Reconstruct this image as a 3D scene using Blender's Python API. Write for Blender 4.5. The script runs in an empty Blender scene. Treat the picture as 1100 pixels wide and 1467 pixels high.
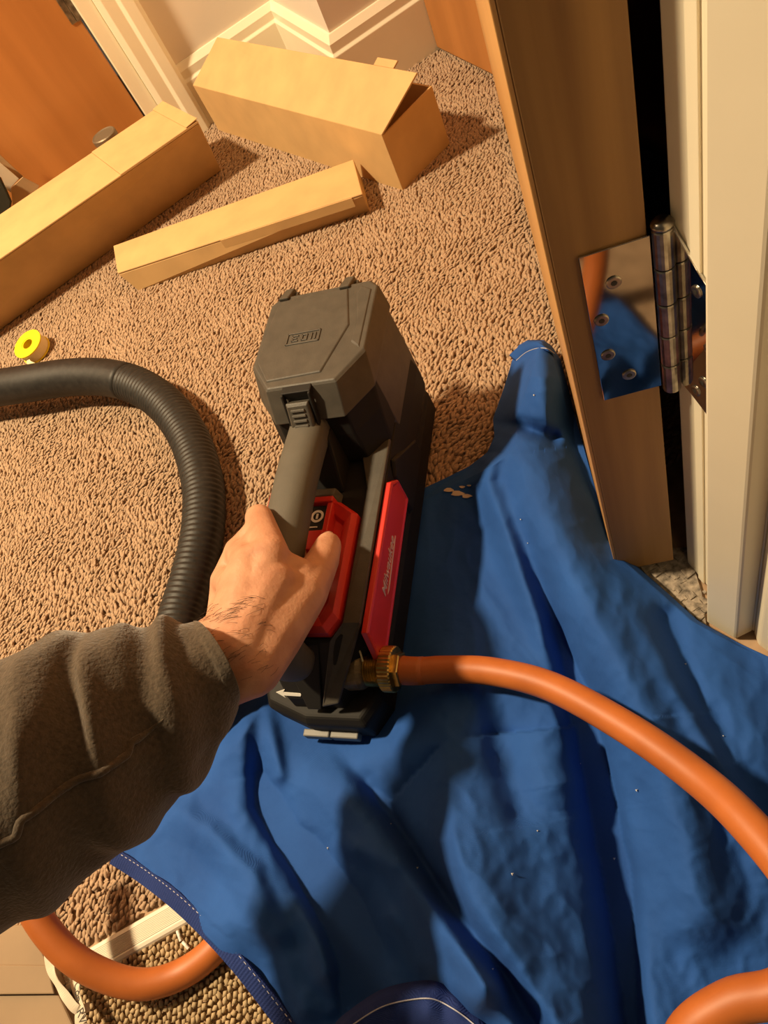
import bpy, bmesh, math, random
import numpy as np
from mathutils import Vector, Matrix, noise

random.seed(7); np.random.seed(7)
S = bpy.context.scene
COL = S.collection

# ------------------------------------------------------------------ camera
F, CX, CY, H = 1030.0, 550.0, 733.5, 0.545
dn = np.array([1015 - CX, -(1410 - CY), -F]); dn /= np.linalg.norm(dn)
UPV = -dn
fw = np.array([0, 0, -1.0]); YV = fw - fw.dot(UPV) * UPV; YV /= np.linalg.norm(YV)
XV = np.cross(YV, UPV)
RM = np.array([XV, YV, UPV])
cam_data = bpy.data.cameras.new('camera'); cam = bpy.data.objects.new('camera', cam_data); COL.objects.link(cam)
cam_data.sensor_fit = 'VERTICAL'; cam_data.sensor_height = 24.0; cam_data.lens = F * 24.0 / 1467.0
cam_data.clip_start = 0.01
m4 = Matrix([list(RM[i]) + [0] for i in range(3)] + [[0, 0, 0, 1]]); m4.translation = (0, 0, H)
cam.matrix_world = m4
S.camera = cam

# ------------------------------------------------------------------ world and lamps
w = bpy.data.worlds.new('world'); S.world = w; w.use_nodes = True
w.node_tree.nodes['Background'].inputs[0].default_value = (1.0, 0.80, 0.55, 1)
w.node_tree.nodes['Background'].inputs[1].default_value = 0.045
ld = bpy.data.lights.new('ceiling_lamp', 'AREA'); ld.shape = 'DISK'; ld.size = 0.16
ld.energy = 40; ld.color = (1.0, 0.77, 0.47)
lo = bpy.data.objects.new('ceiling_lamp', ld); COL.objects.link(lo)
lo.location = (-0.86, 0.95, 1.78)
S.view_settings.view_transform = 'Standard'; S.view_settings.look = 'None'
S.view_settings.gamma = 1.0; S.view_settings.use_curve_mapping = False
S.view_settings.exposure = 1.0

# ------------------------------------------------------------------ helpers
def ray(px, py): return RM @ np.array([px - CX, -(py - CY), -F])
def U(px, py, z):                       # a sight line met with the height z
    r = ray(px, py); t = (z - H) / r[2]; p = np.array([0, 0, H]) + t * r
    return Vector((float(p[0]), float(p[1]), float(p[2])))
def UD(px, py, d):                      # a sight line at a depth
    p = np.array([0, 0, H]) + ray(px, py) * d / F
    return Vector((float(p[0]), float(p[1]), float(p[2])))

def new_mesh(name, v, f, mat, parent=None, smooth=False, bevel=0.0, seg=2, angle=35):
    me = bpy.data.meshes.new(name); me.from_pydata([tuple(p) for p in v], [], [tuple(q) for q in f])
    bm = bmesh.new(); bm.from_mesh(me); bmesh.ops.recalc_face_normals(bm, faces=bm.faces); bm.to_mesh(me); bm.free()
    if smooth:
        for p in me.polygons: p.use_smooth = True
    me.materials.append(mat); me.update()
    o = bpy.data.objects.new(name, me); COL.objects.link(o)
    if parent: o.parent = parent
    if bevel:
        b = o.modifiers.new('bevel', 'BEVEL'); b.width = bevel; b.segments = seg; b.limit_method = 'ANGLE'; b.angle_limit = math.radians(angle)
        b.harden_normals = False
    return o
def tag(o, label, cat, group=None, kind=None):
    if label: o['label'] = label
    if cat: o['category'] = cat
    if group: o['group'] = group
    if kind: o['kind'] = kind
    return o
def structure(o, label=None): 
    o['kind'] = 'structure'
    if label: o['label'] = label
    return o
def empty(name, loc=(0, 0, 0), rz=0.0):
    e = bpy.data.objects.new(name, None); COL.objects.link(e); e.location = loc; e.rotation_euler = (0, 0, rz); e.empty_display_size = 0.02
    return e
def box(x0, x1, y0, y1, z0, z1):
    v = [(x0, y0, z0), (x1, y0, z0), (x1, y1, z0), (x0, y1, z0), (x0, y0, z1), (x1, y0, z1), (x1, y1, z1), (x0, y1, z1)]
    f = [(0, 3, 2, 1), (4, 5, 6, 7), (0, 1, 5, 4), (1, 2, 6, 5), (2, 3, 7, 6), (3, 0, 4, 7)]
    return v, f
def merge(*parts):
    V, Fc = [], []
    for v, f in parts:
        k = len(V); V += [tuple(p) for p in v]; Fc += [tuple(i + k for i in q) for q in f]
    return V, Fc
def loft(rings, cap=True, closed=True):
    n = len(rings[0]); V = [tuple(p) for r in rings for p in r]; Fc = []
    for i in range(len(rings) - 1):
        for j in range(n if closed else n - 1):
            a = i * n + j; b = i * n + (j + 1) % n
            Fc.append((a, b, b + n, a + n))
    if cap:
        Fc.append(tuple(range(n))[::-1]); Fc.append(tuple(range((len(rings) - 1) * n, len(rings) * n)))
    return V, Fc
def prism(poly, z0, z1): return loft([[(x, y, z0) for x, y in poly], [(x, y, z1) for x, y in poly]])
def frame_at(pts, i):
    a = pts[max(i - 1, 0)]; b = pts[min(i + 1, len(pts) - 1)]
    t = (b - a).normalized()
    s = t.cross(Vector((0, 0, 1)))
    if s.length < 1e-4: s = t.cross(Vector((0, 1, 0)))
    s.normalize(); u = s.cross(t).normalized()
    return t, s, u
def tube(pts, rad, n=12, cap=True):
    rings = []
    for i, p in enumerate(pts):
        r = rad(i) if callable(rad) else (rad[i] if isinstance(rad, (list, tuple)) else rad)
        t, s, u = frame_at(pts, i)
        rings.append([p + s * (r * math.cos(2 * math.pi * k / n)) + u * (r * math.sin(2 * math.pi * k / n)) for k in range(n)])
    return loft(rings, cap)
def spline(P, per=12):
    P = [Vector(p) for p in P]; out = []
    for i in range(len(P) - 1):
        p0 = P[max(i - 1, 0)]; p1 = P[i]; p2 = P[i + 1]; p3 = P[min(i + 2, len(P) - 1)]
        for k in range(per):
            t = k / per
            out.append(0.5 * ((2 * p1) + (p2 - p0) * t + (2 * p0 - 5 * p1 + 4 * p2 - p3) * t * t + (3 * p1 - p0 - 3 * p2 + p3) * t ** 3))
    out.append(P[-1]); return out
def resample(pts, step):
    d = [0.0]
    for a, b in zip(pts, pts[1:]): d.append(d[-1] + (b - a).length)
    n = max(2, int(d[-1] / step)); out = []; j = 0
    for i in range(n + 1):
        s = d[-1] * i / n
        while j < len(d) - 2 and d[j + 1] < s: j += 1
        k = (s - d[j]) / max(d[j + 1] - d[j], 1e-9); out.append(pts[j].lerp(pts[j + 1], k))
    return out
def lathe_x(prof, n=32):                # profile of (x, r), around the local x axis
    return loft([[(x, r * math.cos(2 * math.pi * k / n), r * math.sin(2 * math.pi * k / n)) for k in range(n)] for x, r in prof])
def lathe_z(prof, n=32, c=(0, 0)):
    return loft([[(c[0] + r * math.cos(2 * math.pi * k / n), c[1] + r * math.sin(2 * math.pi * k / n), z) for k in range(n)] for z, r in prof])
def disc_ring(r0, r1, z0, z1, n=32):
    rings = [[(r * math.cos(2 * math.pi * k / n), r * math.sin(2 * math.pi * k / n), z) for k in range(n)] for r, z in ((r0, z0), (r1, z0), (r1, z1), (r0, z1), (r0, z0))]
    return loft(rings, cap=False)
def text_mesh(name, body, size, mat, parent, mw, shear=0.0, depth=0.0003, bold=0.0):
    cu = bpy.data.curves.new(name, 'FONT'); cu.body = body; cu.size = size; cu.shear = shear; cu.extrude = depth; cu.offset = bold
    cu.align_x = 'CENTER'; cu.align_y = 'CENTER'
    t = bpy.data.objects.new(name + '_tmp', cu); COL.objects.link(t)
    bpy.context.view_layer.update()
    me = bpy.data.meshes.new_from_object(t.evaluated_get(bpy.context.evaluated_depsgraph_get()))
    bpy.data.objects.remove(t); me.name = name
    me.materials.clear(); me.materials.append(mat); me.transform(mw)
    o = bpy.data.objects.new(name, me); COL.objects.link(o); o.parent = parent
    return o

# ------------------------------------------------------------------ materials
def mat(name, col, rough=0.6, metal=0.0, noise_scale=None, noise_amt=0.15, bump=0.0, bump_scale=200.0, spec=0.5, sheen=0.0, col2=None, stretch=None, coat=0.0, sss=0.0):
    m = bpy.data.materials.new(name); m.use_nodes = True; nt = m.node_tree; b = nt.nodes['Principled BSDF']
    b.inputs['Base Color'].default_value = (*col, 1); b.inputs['Roughness'].default_value = rough; b.inputs['Metallic'].default_value = metal
    b.inputs['Specular IOR Level'].default_value = spec
    if sheen: b.inputs['Sheen Weight'].default_value = sheen; b.inputs['Sheen Roughness'].default_value = 0.5
    if coat: b.inputs['Coat Weight'].default_value = coat; b.inputs['Coat Roughness'].default_value = 0.15
    if sss:
        b.inputs['Subsurface Weight'].default_value = sss; b.inputs['Subsurface Radius'].default_value = (0.006, 0.0025, 0.0012); b.inputs['Subsurface Scale'].default_value = 1.0
    tc = nt.nodes.new('ShaderNodeTexCoord'); mp = nt.nodes.new('ShaderNodeMapping'); nt.links.new(tc.outputs['Object'], mp.inputs[0])
    if stretch: mp.inputs['Scale'].default_value = stretch
    if noise_scale:
        n = nt.nodes.new('ShaderNodeTexNoise'); n.inputs['Scale'].default_value = noise_scale; n.inputs['Detail'].default_value = 6
        nt.links.new(mp.outputs[0], n.inputs['Vector'])
        r = nt.nodes.new('ShaderNodeValToRGB'); c2 = col2 or tuple(max(0, c * (1 - noise_amt * 2)) for c in col)
        r.color_ramp.elements[0].position = 0.3; r.color_ramp.elements[1].position = 0.7
        r.color_ramp.elements[0].color = (*c2, 1); r.color_ramp.elements[1].color = (*[min(1, c * (1 + noise_amt * .6)) for c in col], 1)
        nt.links.new(n.outputs['Fac'], r.inputs[0]); nt.links.new(r.outputs[0], b.inputs['Base Color'])
    if bump:
        n2 = nt.nodes.new('ShaderNodeTexNoise'); n2.inputs['Scale'].default_value = bump_scale; n2.inputs['Detail'].default_value = 4
        nt.links.new(mp.outputs[0], n2.inputs['Vector'])
        bp = nt.nodes.new('ShaderNodeBump'); bp.inputs['Strength'].default_value = bump; bp.inputs['Distance'].default_value = 0.001
        nt.links.new(n2.outputs['Fac'], bp.inputs['Height']); nt.links.new(bp.outputs[0], b.inputs['Normal'])
    return m
def mat_wood(name, a, b_, rough=0.4, scale=(30, 30, 1.6), coat=0.0, angle=0.0):
    m = mat(name, a, rough, noise_scale=1.0, col2=b_, stretch=scale, coat=coat, bump=0.08, bump_scale=3.0)
    return m
def mat_weave(name, col, col2, scale=900.0, strength=0.25):
    m = mat(name, col, 0.82, noise_scale=14.0, col2=col2, spec=0.25)
    nt = m.node_tree; b = nt.nodes['Principled BSDF']
    tc = nt.nodes.new('ShaderNodeTexCoord'); wv = nt.nodes.new('ShaderNodeTexWave'); wv.inputs['Scale'].default_value = scale; wv.bands_direction = 'DIAGONAL'; wv.inputs['Distortion'].default_value = 1.5
    nt.links.new(tc.outputs['Object'], wv.inputs['Vector'])
    bp = nt.nodes.new('ShaderNodeBump'); bp.inputs['Strength'].default_value = strength; bp.inputs['Distance'].default_value = 0.0004
    n2 = nt.nodes.new('ShaderNodeTexNoise'); n2.inputs['Scale'].default_value = 130; n2.inputs['Detail'].default_value = 5
    nt.links.new(tc.outputs['Object'], n2.inputs['Vector'])
    bp2 = nt.nodes.new('ShaderNodeBump'); bp2.inputs['Strength'].default_value = 0.35; bp2.inputs['Distance'].default_value = 0.0012
    nt.links.new(n2.outputs['Fac'], bp2.inputs['Height']); nt.links.new(wv.outputs['Fac'], bp.inputs['Height'])
    nt.links.new(bp2.outputs[0], bp.inputs['Normal']); nt.links.new(bp.outputs[0], b.inputs['Normal'])
    return m

M = {}
M['carpet'] = mat('tan_carpet', (0.43, 0.298, 0.195), 0.95, noise_scale=260, col2=(0.34, 0.225, 0.142), spec=0.1, sheen=0.2)
M['carpet_back'] = mat('carpet_backing', (0.44, 0.295, 0.185), 0.95, noise_scale=60, spec=0.1)
M['beige'] = mat('beige_loop_carpet', (0.46, 0.345, 0.21), 0.95, noise_scale=90, col2=(0.36, 0.26, 0.15), spec=0.1)
M['wall'] = mat('wall_paint', (0.78, 0.68, 0.57), 0.7, noise_scale=4, noise_amt=0.03, bump=0.1, bump_scale=60)
M['gloss'] = mat('cream_gloss_paint', (0.88, 0.80, 0.62), 0.32, noise_scale=10, noise_amt=0.03, bump=0.06, bump_scale=40)
M['door_oak'] = mat_wood('door_veneer', (0.50, 0.205, 0.055), (0.38, 0.145, 0.035), 0.4, (14, 14, 1.2), 0.2)
M['door_edge'] = mat_wood('door_edge_wood', (0.34, 0.185, 0.06), (0.20, 0.095, 0.028), 0.5, (60, 60, 3))
M['door_face'] = mat_wood('door_face_wood', (0.55, 0.30, 0.11), (0.46, 0.24, 0.08), 0.4, (40, 40, 2))
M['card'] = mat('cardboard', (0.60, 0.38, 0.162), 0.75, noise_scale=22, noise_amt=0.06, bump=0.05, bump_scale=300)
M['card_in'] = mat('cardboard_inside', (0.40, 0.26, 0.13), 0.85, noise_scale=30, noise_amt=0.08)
M['kraft'] = mat('kraft_paper', (0.27, 0.18, 0.10), 0.7, noise_scale=16, noise_amt=0.08, bump=0.15, bump_scale=30)
M['blue'] = mat_weave('blue_canvas', (0.019, 0.086, 0.335), (0.014, 0.066, 0.27))
M['navy'] = mat_weave('navy_binding', (0.016, 0.036, 0.165), (0.012, 0.026, 0.125), 500, 0.5)
M['thread'] = mat('pale_thread', (0.45, 0.45, 0.52), 0.8)
M['charcoal'] = mat('charcoal_plastic', (0.062, 0.055, 0.044), 0.52, noise_scale=90, noise_amt=0.12, bump=0.12, bump_scale=900)
M['rubber'] = mat('grip_rubber', (0.085, 0.078, 0.062), 0.62, noise_scale=80, noise_amt=0.06, bump=0.15, bump_scale=1400)
M['black'] = mat('black_plastic', (0.010, 0.009, 0.008), 0.66, spec=0.3, noise_scale=60, noise_amt=0.1)
M['redp'] = mat('red_plastic', (0.62, 0.030, 0.022), 0.38, noise_scale=40, noise_amt=0.05)
M['white'] = mat('white_print', (0.80, 0.78, 0.72), 0.5)
M['silverprint'] = mat('silver_print', (0.72, 0.50, 0.46), 0.5)
M['brass'] = mat('brass', (0.62, 0.42, 0.13), 0.33, 1.0, noise_scale=120, noise_amt=0.2)
M['bronze'] = mat('dark_brass', (0.22, 0.16, 0.08), 0.5, 0.6, noise_scale=120, noise_amt=0.25, bump=0.2, bump_scale=500)
M['chrome'] = mat('polished_steel', (0.50, 0.48, 0.45), 0.06, 1.0, bump=0.02, bump_scale=25)
M['steel'] = mat('worn_steel', (0.42, 0.38, 0.32), 0.28, 1.0, noise_scale=120, noise_amt=0.3)
M['clip'] = mat('pale_grey_clip', (0.15, 0.145, 0.135), 0.5)
M['slot'] = mat('dark_slot', (0.02, 0.018, 0.015), 0.6)
M['orange'] = mat('orange_rubber', (0.45, 0.125, 0.024), 0.5, noise_scale=30, col2=(0.38, 0.10, 0.018), bump=0.05, bump_scale=200)
M['hose'] = mat('black_hose_rubber', (0.020, 0.018, 0.016), 0.52, spec=0.35, noise_scale=150, noise_amt=0.25, bump=0.1, bump_scale=400)
M['yellow'] = mat('yellow_plastic', (0.85, 0.66, 0.01), 0.4)
M['ptfe'] = mat('white_seal_tape', (0.78, 0.66, 0.38), 0.6)
M['skin'] = mat('skin', (0.53, 0.285, 0.178), 0.55, noise_scale=55, col2=(0.43, 0.20, 0.118), bump=0.35, bump_scale=420, sss=0.12)
M['nail'] = mat('nail', (0.66, 0.38, 0.26), 0.3)
M['hair'] = mat('arm_hair', (0.02, 0.014, 0.01), 0.6)
M['fleece'] = mat('grey_brown_fleece', (0.088, 0.066, 0.046), 0.95, noise_scale=420, noise_amt=0.16, bump=0.8, bump_scale=480, sheen=0.35, spec=0.1)
M['alu'] = mat('cream_threshold_metal', (0.72, 0.67, 0.56), 0.5, 0.0)
M['glass'] = mat('pale_jar', (0.62, 0.58, 0.48), 0.2)
M['lidmetal'] = mat('tin_lid', (0.22, 0.17, 0.11), 0.5, 0.5)
M['dust'] = mat('grey_rubble', (0.34, 0.28, 0.22), 0.95, noise_scale=200, noise_amt=0.4)
M['label'] = mat('printed_ribbon', (0.62, 0.54, 0.42), 0.7, bump=0.2, bump_scale=100)
M['ink'] = mat('black_ink', (0.03, 0.025, 0.02), 0.7)
M['darkcloth'] = mat('dark_green_bag', (0.03, 0.032, 0.022), 0.8)
M['navy_strip'] = mat('navy_strip_mat', (0.05, 0.05, 0.11), 0.95, noise_scale=200, noise_amt=0.4)
M['wall_in_shade'] = mat('shaded_wall', (0.10, 0.05, 0.035), 0.7)  # shade behind the open door is put into this wall's dark colour

# ------------------------------------------------------------------ the setting
structure(new_mesh('floor', *box(-1.3, 0.9, -0.45, 1.9, -0.03, -0.002), M['carpet_back']), 'carpeted floor of the room')

# far wall: recess on the left, chimney breast on the right
WL, WB, XB, XR = 1.405, 1.155, 0.335, 0.505
structure(new_mesh('wall_back', *merge(box(0.137, XB + 0.05, WL, WL + 0.1, 0, 2.4), box(-1.3, -0.78, WL, WL + 0.1, 0, 2.4)), M['wall']))
structure(new_mesh('wall_breast', *box(XB, XR + 0.1, WB, WL + 0.1, 0, 2.4), M['wall']))
structure(new_mesh('wall_right', *box(XR, XR + 0.1, 0.10, WB, 0, 2.4), M['wall_in_shade']))
bh, bt = 0.106, 0.014
bprof = [(0, 0), (bt, 0), (bt, bh * .74), (bt * .75, bh * .78), (bt * .75, bh * .90), (bt * .25, bh), (0, bh)]
bpath = [((0.137, WL), (0, -1)), ((XB, WL), (-1, -1)), ((XB, WB), (-1, -1)), ((XR, WB), (0, -1))]
structure(new_mesh('baseboard_back', *loft([[(p[0] + n_[0] * d, p[1] + n_[1] * d, z) for d, z in bprof] for p, n_ in bpath]), M['gloss'], bevel=0.0008), 'cream moulded baseboard stepping round the chimney breast')

# far door on the left with its frame
d2 = empty('door_2', (0.04, WL + 0.02, 0)); structure(d2, 'plain orange-brown veneered door beyond the long carton')
new_mesh('door_leaf', *box(-0.80, 0.006, 0, 0.04, 0.008, 1.98), M['door_oak'], d2, bevel=0.002)
hg = new_mesh('hinge', *merge(box(0.000, 0.010, -0.006, 0.004, 0.225, 0.30), box(-0.010, 0.0, -0.002, 0.001, 0.225, 0.30)), M['steel'], d2, bevel=0.001)
t1 = empty('trim_1', (0.046, WL, 0)); structure(t1, 'cream painted frame around the orange-brown door')
new_mesh('jamb', *box(0.003, 0.030, -0.004, 0.06, 0, 2.0), M['gloss'], t1, bevel=0.002)
new_mesh('architrave', *loft([[(x, y, z) for x, y in ((0.030, 0.03), (0.030, -0.012), (0.040, -0.018), (0.060, -0.016), (0.066, -0.022), (0.084, -0.022), (0.091, -0.016), (0.091, 0.03))] for z in (0, 2.05)]), M['gloss'], t1, bevel=0.001)
new_mesh('head', *box(-0.80, 0.091, -0.02, 0.05, 1.99, 2.06), M['gloss'], t1)

# wooden door on the right-hand wall
d3 = structure(new_mesh('door_3', *box(XR - 0.022, XR - 0.0005, 0.48, WB - 0.015, 0.006, 1.98), M['door_oak'], bevel=0.002), 'orange wooden door behind the open door edge')

# near door, seen along its hinge edge
DA = math.radians(26.0); DL = Vector((math.sin(DA), math.cos(DA), 0)); DT = Vector((math.cos(DA), -math.sin(DA), 0))
P0 = Vector((0.1245, 0.2425, 0.012))
door = empty('door_1', P0, 0); structure(door, 'wooden door seen edge-on, standing open at the right')
def dl(t, l, z): return DT * t + DL * l + Vector((0, 0, z))
def dbox(t0, t1, l0, l1, z0, z1):
    v = [dl(t, l, z) for z in (z0, z1) for t, l in ((t0, l0), (t1, l0), (t1, l1), (t0, l1))]
    return v, box(0, 1, 0, 1, 0, 1)[1]
TH = 0.0435
new_mesh('hinge_stile', *dbox(0.0022, TH, 0, 0.034, 0, 1.96), M['door_edge'], door, bevel=0.0006)
new_mesh('face_panel', *dbox(0, 0.0022, 0.0005, 0.72, 0.0, 1.96), M['door_face'], door, bevel=0.0005)
new_mesh('core', *dbox(0.0024, TH - 0.001, 0.0342, 0.72, 0.002, 1.96), M['door_edge'], door)

# jamb with stop on the right
jp = [(0.1735, 0.2205), (0.1700, 0.178), (0.1512, 0.1745), (0.1578, 0.1520), (0.1680, 0.1500), (0.1690, 0.1440), (0.1650, 0.1405), (0.172, 0.10), (0.30, 0.09), (0.30, 0.225)]
t2 = empty('trim_2', (0, 0, 0)); structure(t2, 'cream painted door jamb with stop and hinge leaf')
new_mesh('lining', *prism([(0.1735, 0.2205), (0.1700, 0.1785), (0.171, 0.150), (0.30, 0.150), (0.30, 0.225)], 0, 2.0), M['gloss'], t2, bevel=0.0008)
new_mesh('door_stop', *prism([(0.1702, 0.1786), (0.1512, 0.1745), (0.1578, 0.1525), (0.1712, 0.1505)], 0, 2.0), M['gloss'], t2, bevel=0.0015)
new_mesh('architrave', *prism([(0.171, 0.1495), (0.1665, 0.1405), (0.174, 0.098), (0.30, 0.09), (0.30, 0.1495)], 0, 2.0), M['gloss'], t2, bevel=0.0015)
new_mesh('paint_bead', *prism([(0.1722, 0.206), (0.1708, 0.2055), (0.1704, 0.199), (0.1718, 0.199)], 0.0, 2.0), M['gloss'], t2, bevel=0.0004)
structure(new_mesh('wall_near', *box(0.30, 0.62, 0.05, 0.24, 0, 2.4), M['wall']))

# threshold strip between the two carpets
ta = U(131, 1356, 0.004); tb = U(236, 1296, 0.004); tl = (tb - ta); tl.z = 0; tl.normalize(); tn = Vector((tl.y, -tl.x, 0))
tw = 0.0215; tst = ta - tl * 0.35; ten = ta + tl * 0.20
prof = [(0, -0.002), (0, 0.003), (0.0012, 0.0048), (0.0035, 0.0058)]
for k in range(11):
    x = 0.0042 + k * 0.0012; prof += [(x, 0.0060), (x + 0.0004, 0.0053), (x + 0.0008, 0.0053)]
prof += [(tw - 0.0035, 0.0058), (tw - 0.0012, 0.0048), (tw, 0.003), (tw, -0.002)]
structure(new_mesh('trim_3', *loft([[p + tn * d + Vector((0, 0, z - p.z)) for d, z in prof] for p in (tst, ten)]), M['alu']), 'ribbed cream metal threshold strip between the carpets')

# flat navy strip on the floor behind the gap
rg = new_mesh('navy_strip', *box(0.40, 0.478, 0.30, 0.72, 0.004, 0.016), M['navy_strip'], bevel=0.004)
tag(rg, 'dark navy floor strip seen through the gap by the hinge', 'navy_strip')

# ------------------------------------------------------------------ hinge
HZ0, HZ1 = 0.2185, 0.325
hinge = empty('door_hinge', P0 + DT * (TH + 0.004) + Vector((0, 0, HZ0 - P0.z)))
HO = hinge.location.copy(); hz = HZ1 - HZ0
def hbox(t0, t1, l0, l1, z0, z1):
    o = P0 - HO; o.z = 0
    v = [o + DT * t + DL * l + Vector((0, 0, z)) for z in (z0, z1) for t, l in ((t0, l0), (t1, l0), (t1, l1), (t0, l1))]
    return v, box(0, 1, 0, 1, 0, 1)[1]
new_mesh('door_leaf', *hbox(TH - 0.0300, TH + 0.001, -0.0016, -0.0001, 0.002, hz - 0.004), M['chrome'], hinge, bevel=0.0003)['label'] = 'polished leaf mirroring the blue cloth'
def disc(c, n, r, t, m, name, par, sides=20, r_top=None):
    n = Vector(n).normalized(); s = n.cross(Vector((0, 0, 1))).normalized(); u = s.cross(n)
    rt = r_top or r
    rings = [[Vector(c) + n * d + s * (rr * math.cos(2 * math.pi * k / sides)) + u * (rr * math.sin(2 * math.pi * k / sides)) for k in range(sides)] for d, rr in ((0, r), (t * .6, r), (t, rt))]
    return new_mesh(name, *loft(rings), m, par)
def screw(c, n, par, r=0.0036):
    sc = disc(c, n, r, 0.0007, M['steel'], 'screw', par, r_top=r * .85)
    disc(Vector(c) + Vector(n) * 0.00072, n, r * .42, 0.00012, M['slot'], 'slot', sc, 8)
lo0 = P0 - HO; lo0.z = 0
for t, z in ((TH - 0.0165, 0.083), (TH - 0.0245, 0.062), (TH - 0.0240, 0.037), (TH - 0.0150, 0.018)):
    screw(lo0 + DT * t + DL * (-0.0017) + Vector((0, 0, z)), -DL, hinge)
kc = Vector((0.0005, -0.0035, 0))
for i in range(5):
    z0 = i * hz / 5; z1 = (i + 1) * hz / 5 - 0.0006
    new_mesh('knuckle', *lathe_z([(z0, 0.0042), (z0 + 0.0006, 0.0047), (z1 - 0.0006, 0.0047), (z1, 0.0042)], 20, (kc.x, kc.y)), M['steel'], hinge, smooth=False)
new_mesh('pin_head', *lathe_z([(hz - 0.0004, 0.0046), (hz + 0.0015, 0.0050), (hz + 0.0032, 0.0038), (hz + 0.0038, 0.001)], 20, (kc.x, kc.y)), M['steel'], hinge, smooth=True)
jn = Vector((-0.9966, 0.083, 0)).normalized()
ja = Vector((0.1728, 0.2165, 0)); jb = Vector((0.1703, 0.1835, 0))
jd = (jb - ja); jl = jd.length; jd.normalize()
def jpnt(a, z, off): 
    p = ja + jd * a + jn * off - HO; p.z = z; return p
outl = [(0.0, 0.004), (0.010, 0.001), (0.022, -0.004), (jl, -0.009), (jl, 0.040), (jl - 0.0008, 0.056), (jl - 0.004, 0.060), (jl - 0.001, 0.066), (jl - 0.002, 0.078), (jl - 0.006, 0.082), (0.016, 0.090), (0.0, hz - 0.002)]
new_mesh('frame_leaf', *loft([[jpnt(a, z, o) for a, z in outl] for o in (0.0002, 0.0016)]), M['chrome'], hinge, bevel=0.0002)['label'] = 'frame leaf with chipped paint along its edge'
for a, z in ((0.016, 0.078), (0.024, 0.047), (0.020, 0.020), (0.014, 0.008)):
    screw(jpnt(a, z, 0.0017), jn, hinge, 0.0032)
tag(hinge, 'polished steel butt hinge joining the open door to the cream frame', 'hinge')

# ------------------------------------------------------------------ cardboard boxes
def panel(q0, q1, q2, q3, t, name, m, par):
    q = [Vector(p) for p in (q0, q1, q2, q3)]; n = (q[1] - q[0]).cross(q[3] - q[0]).normalized() * t
    v = [p for p in q] + [p - n for p in q]
    return new_mesh(name, v, box(0, 1, 0, 1, 0, 1)[1], m, par, bevel=0.0006)
def z0(p, z=0.0): return Vector((p.x, p.y, z))

# carton A: long, left
za = 0.105
tfr = U(283, 173, za); tbr = U(234, 148, za); tfl = U(0, 369, za); tbl = U(7, 301, za)
fd = (tfl - tfr).normalized(); bd = (tbl - tbr).normalized(); LA = 0.62
tfl = tfr + fd * LA; tbl = tbr + bd * LA
ca = empty('cardboard_box', z0(tfr, 0.0)); oA = ca.location
r = lambda p: p - oA
top = [r(tfr), r(tbr), r(tbl), r(tfl)]
b_fr = U(317, 244, 0.003); b_fl = U(0, 473, 0.003); b_fl = b_fr + (b_fl - b_fr).normalized() * LA
sh_ = (b_fr - tfr); sh_.z = 0
bot = [z0(r(b_fr), .003), z0(r(tbr + sh_ * .9), .003), z0(r(tbl + sh_ * .9), .003), z0(r(b_fl), .003)]
new_mesh('body', *loft([bot, [Vector((p.x, p.y, za - 0.004)) for p in top]]), M['card'], ca, bevel=0.0012)
sp = 0.42 * 0.5
def lerp(a, b, k): return a + (b - a) * k
for k0, k1, zz in ((0.0, 0.225, 0.0), (0.2252, 1.0, -0.0010)):
    q = [lerp(top[0], top[3], k0), lerp(top[1], top[2], k0), lerp(top[1], top[2], k1), lerp(top[0], top[3], k1)]
    new_mesh('top_flap', *loft([[Vector((p.x, p.y, za - 0.0038)) for p in q], [Vector((p.x, p.y, za + zz)) for p in q]]), M['card'], ca, bevel=0.0008)
e0, e1 = top[0], top[1]
ed = (top[0] - top[3]).normalized()
new_mesh('end_flap', *loft([[e0 + Vector((0, 0, 0.0005)) - ed * .02, e1 + Vector((0, 0, .0005)) - ed * .02, e1 + Vector((0, 0, 0.0025)) + ed * .001, e0 + Vector((0, 0, 0.0025)) + ed * .001], [e0 + Vector((0, 0, 0.0015)) - ed * .02, e1 + Vector((0, 0, .0015)) - ed * .02, e1 + Vector((0, 0, 0.0035)) + ed * .001, e0 + Vector((0, 0, 0.0035)) + ed * .001]]), M['card'], ca)
tag(ca, 'long brown cardboard carton at the left in front of the orange-brown door', 'box')

# carton B: lid lifted at its open right end
FR = z0(U(578, 275, 0)); BR = z0(U(645, 208, 0)); zb = 0.0835
FLt = U(276, 122, zb); FL = z0(FLt); BL = FL + (BR - FR) * 0.97
cb = empty('cardboard_box', FR); r = lambda p: p - FR
up = Vector((0, 0, zb))
th = 0.0028
panel(r(FR), r(FL), r(FL + up), r(FR + up), -th, 'side_wall', M['card'], cb)
panel(r(BR), r(BL), r(BL + up), r(BR + up), th, 'side_wall', M['card'], cb)
panel(r(FL), r(BL), r(BL + up), r(FL + up), -th, 'end_wall', M['card'], cb)
panel(r(FR), r(BR), r(BR + up * 1.0), r(FR + up * .97), th, 'end_wall', M['card'], cb)
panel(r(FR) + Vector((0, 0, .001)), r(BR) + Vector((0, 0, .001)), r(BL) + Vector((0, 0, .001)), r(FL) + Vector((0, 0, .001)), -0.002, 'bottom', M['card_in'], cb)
LBR = U(597, 104, 0.128); LBL = U(311, 53, 0.125)
lid = panel(r(FR + up), r(LBR), r(LBL), r(FLt), 0.0026, 'lid', M['card'], cb)
d_ = (LBL - LBR).normalized(); e_ = (LBR - (FR + up)).normalized()
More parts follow.
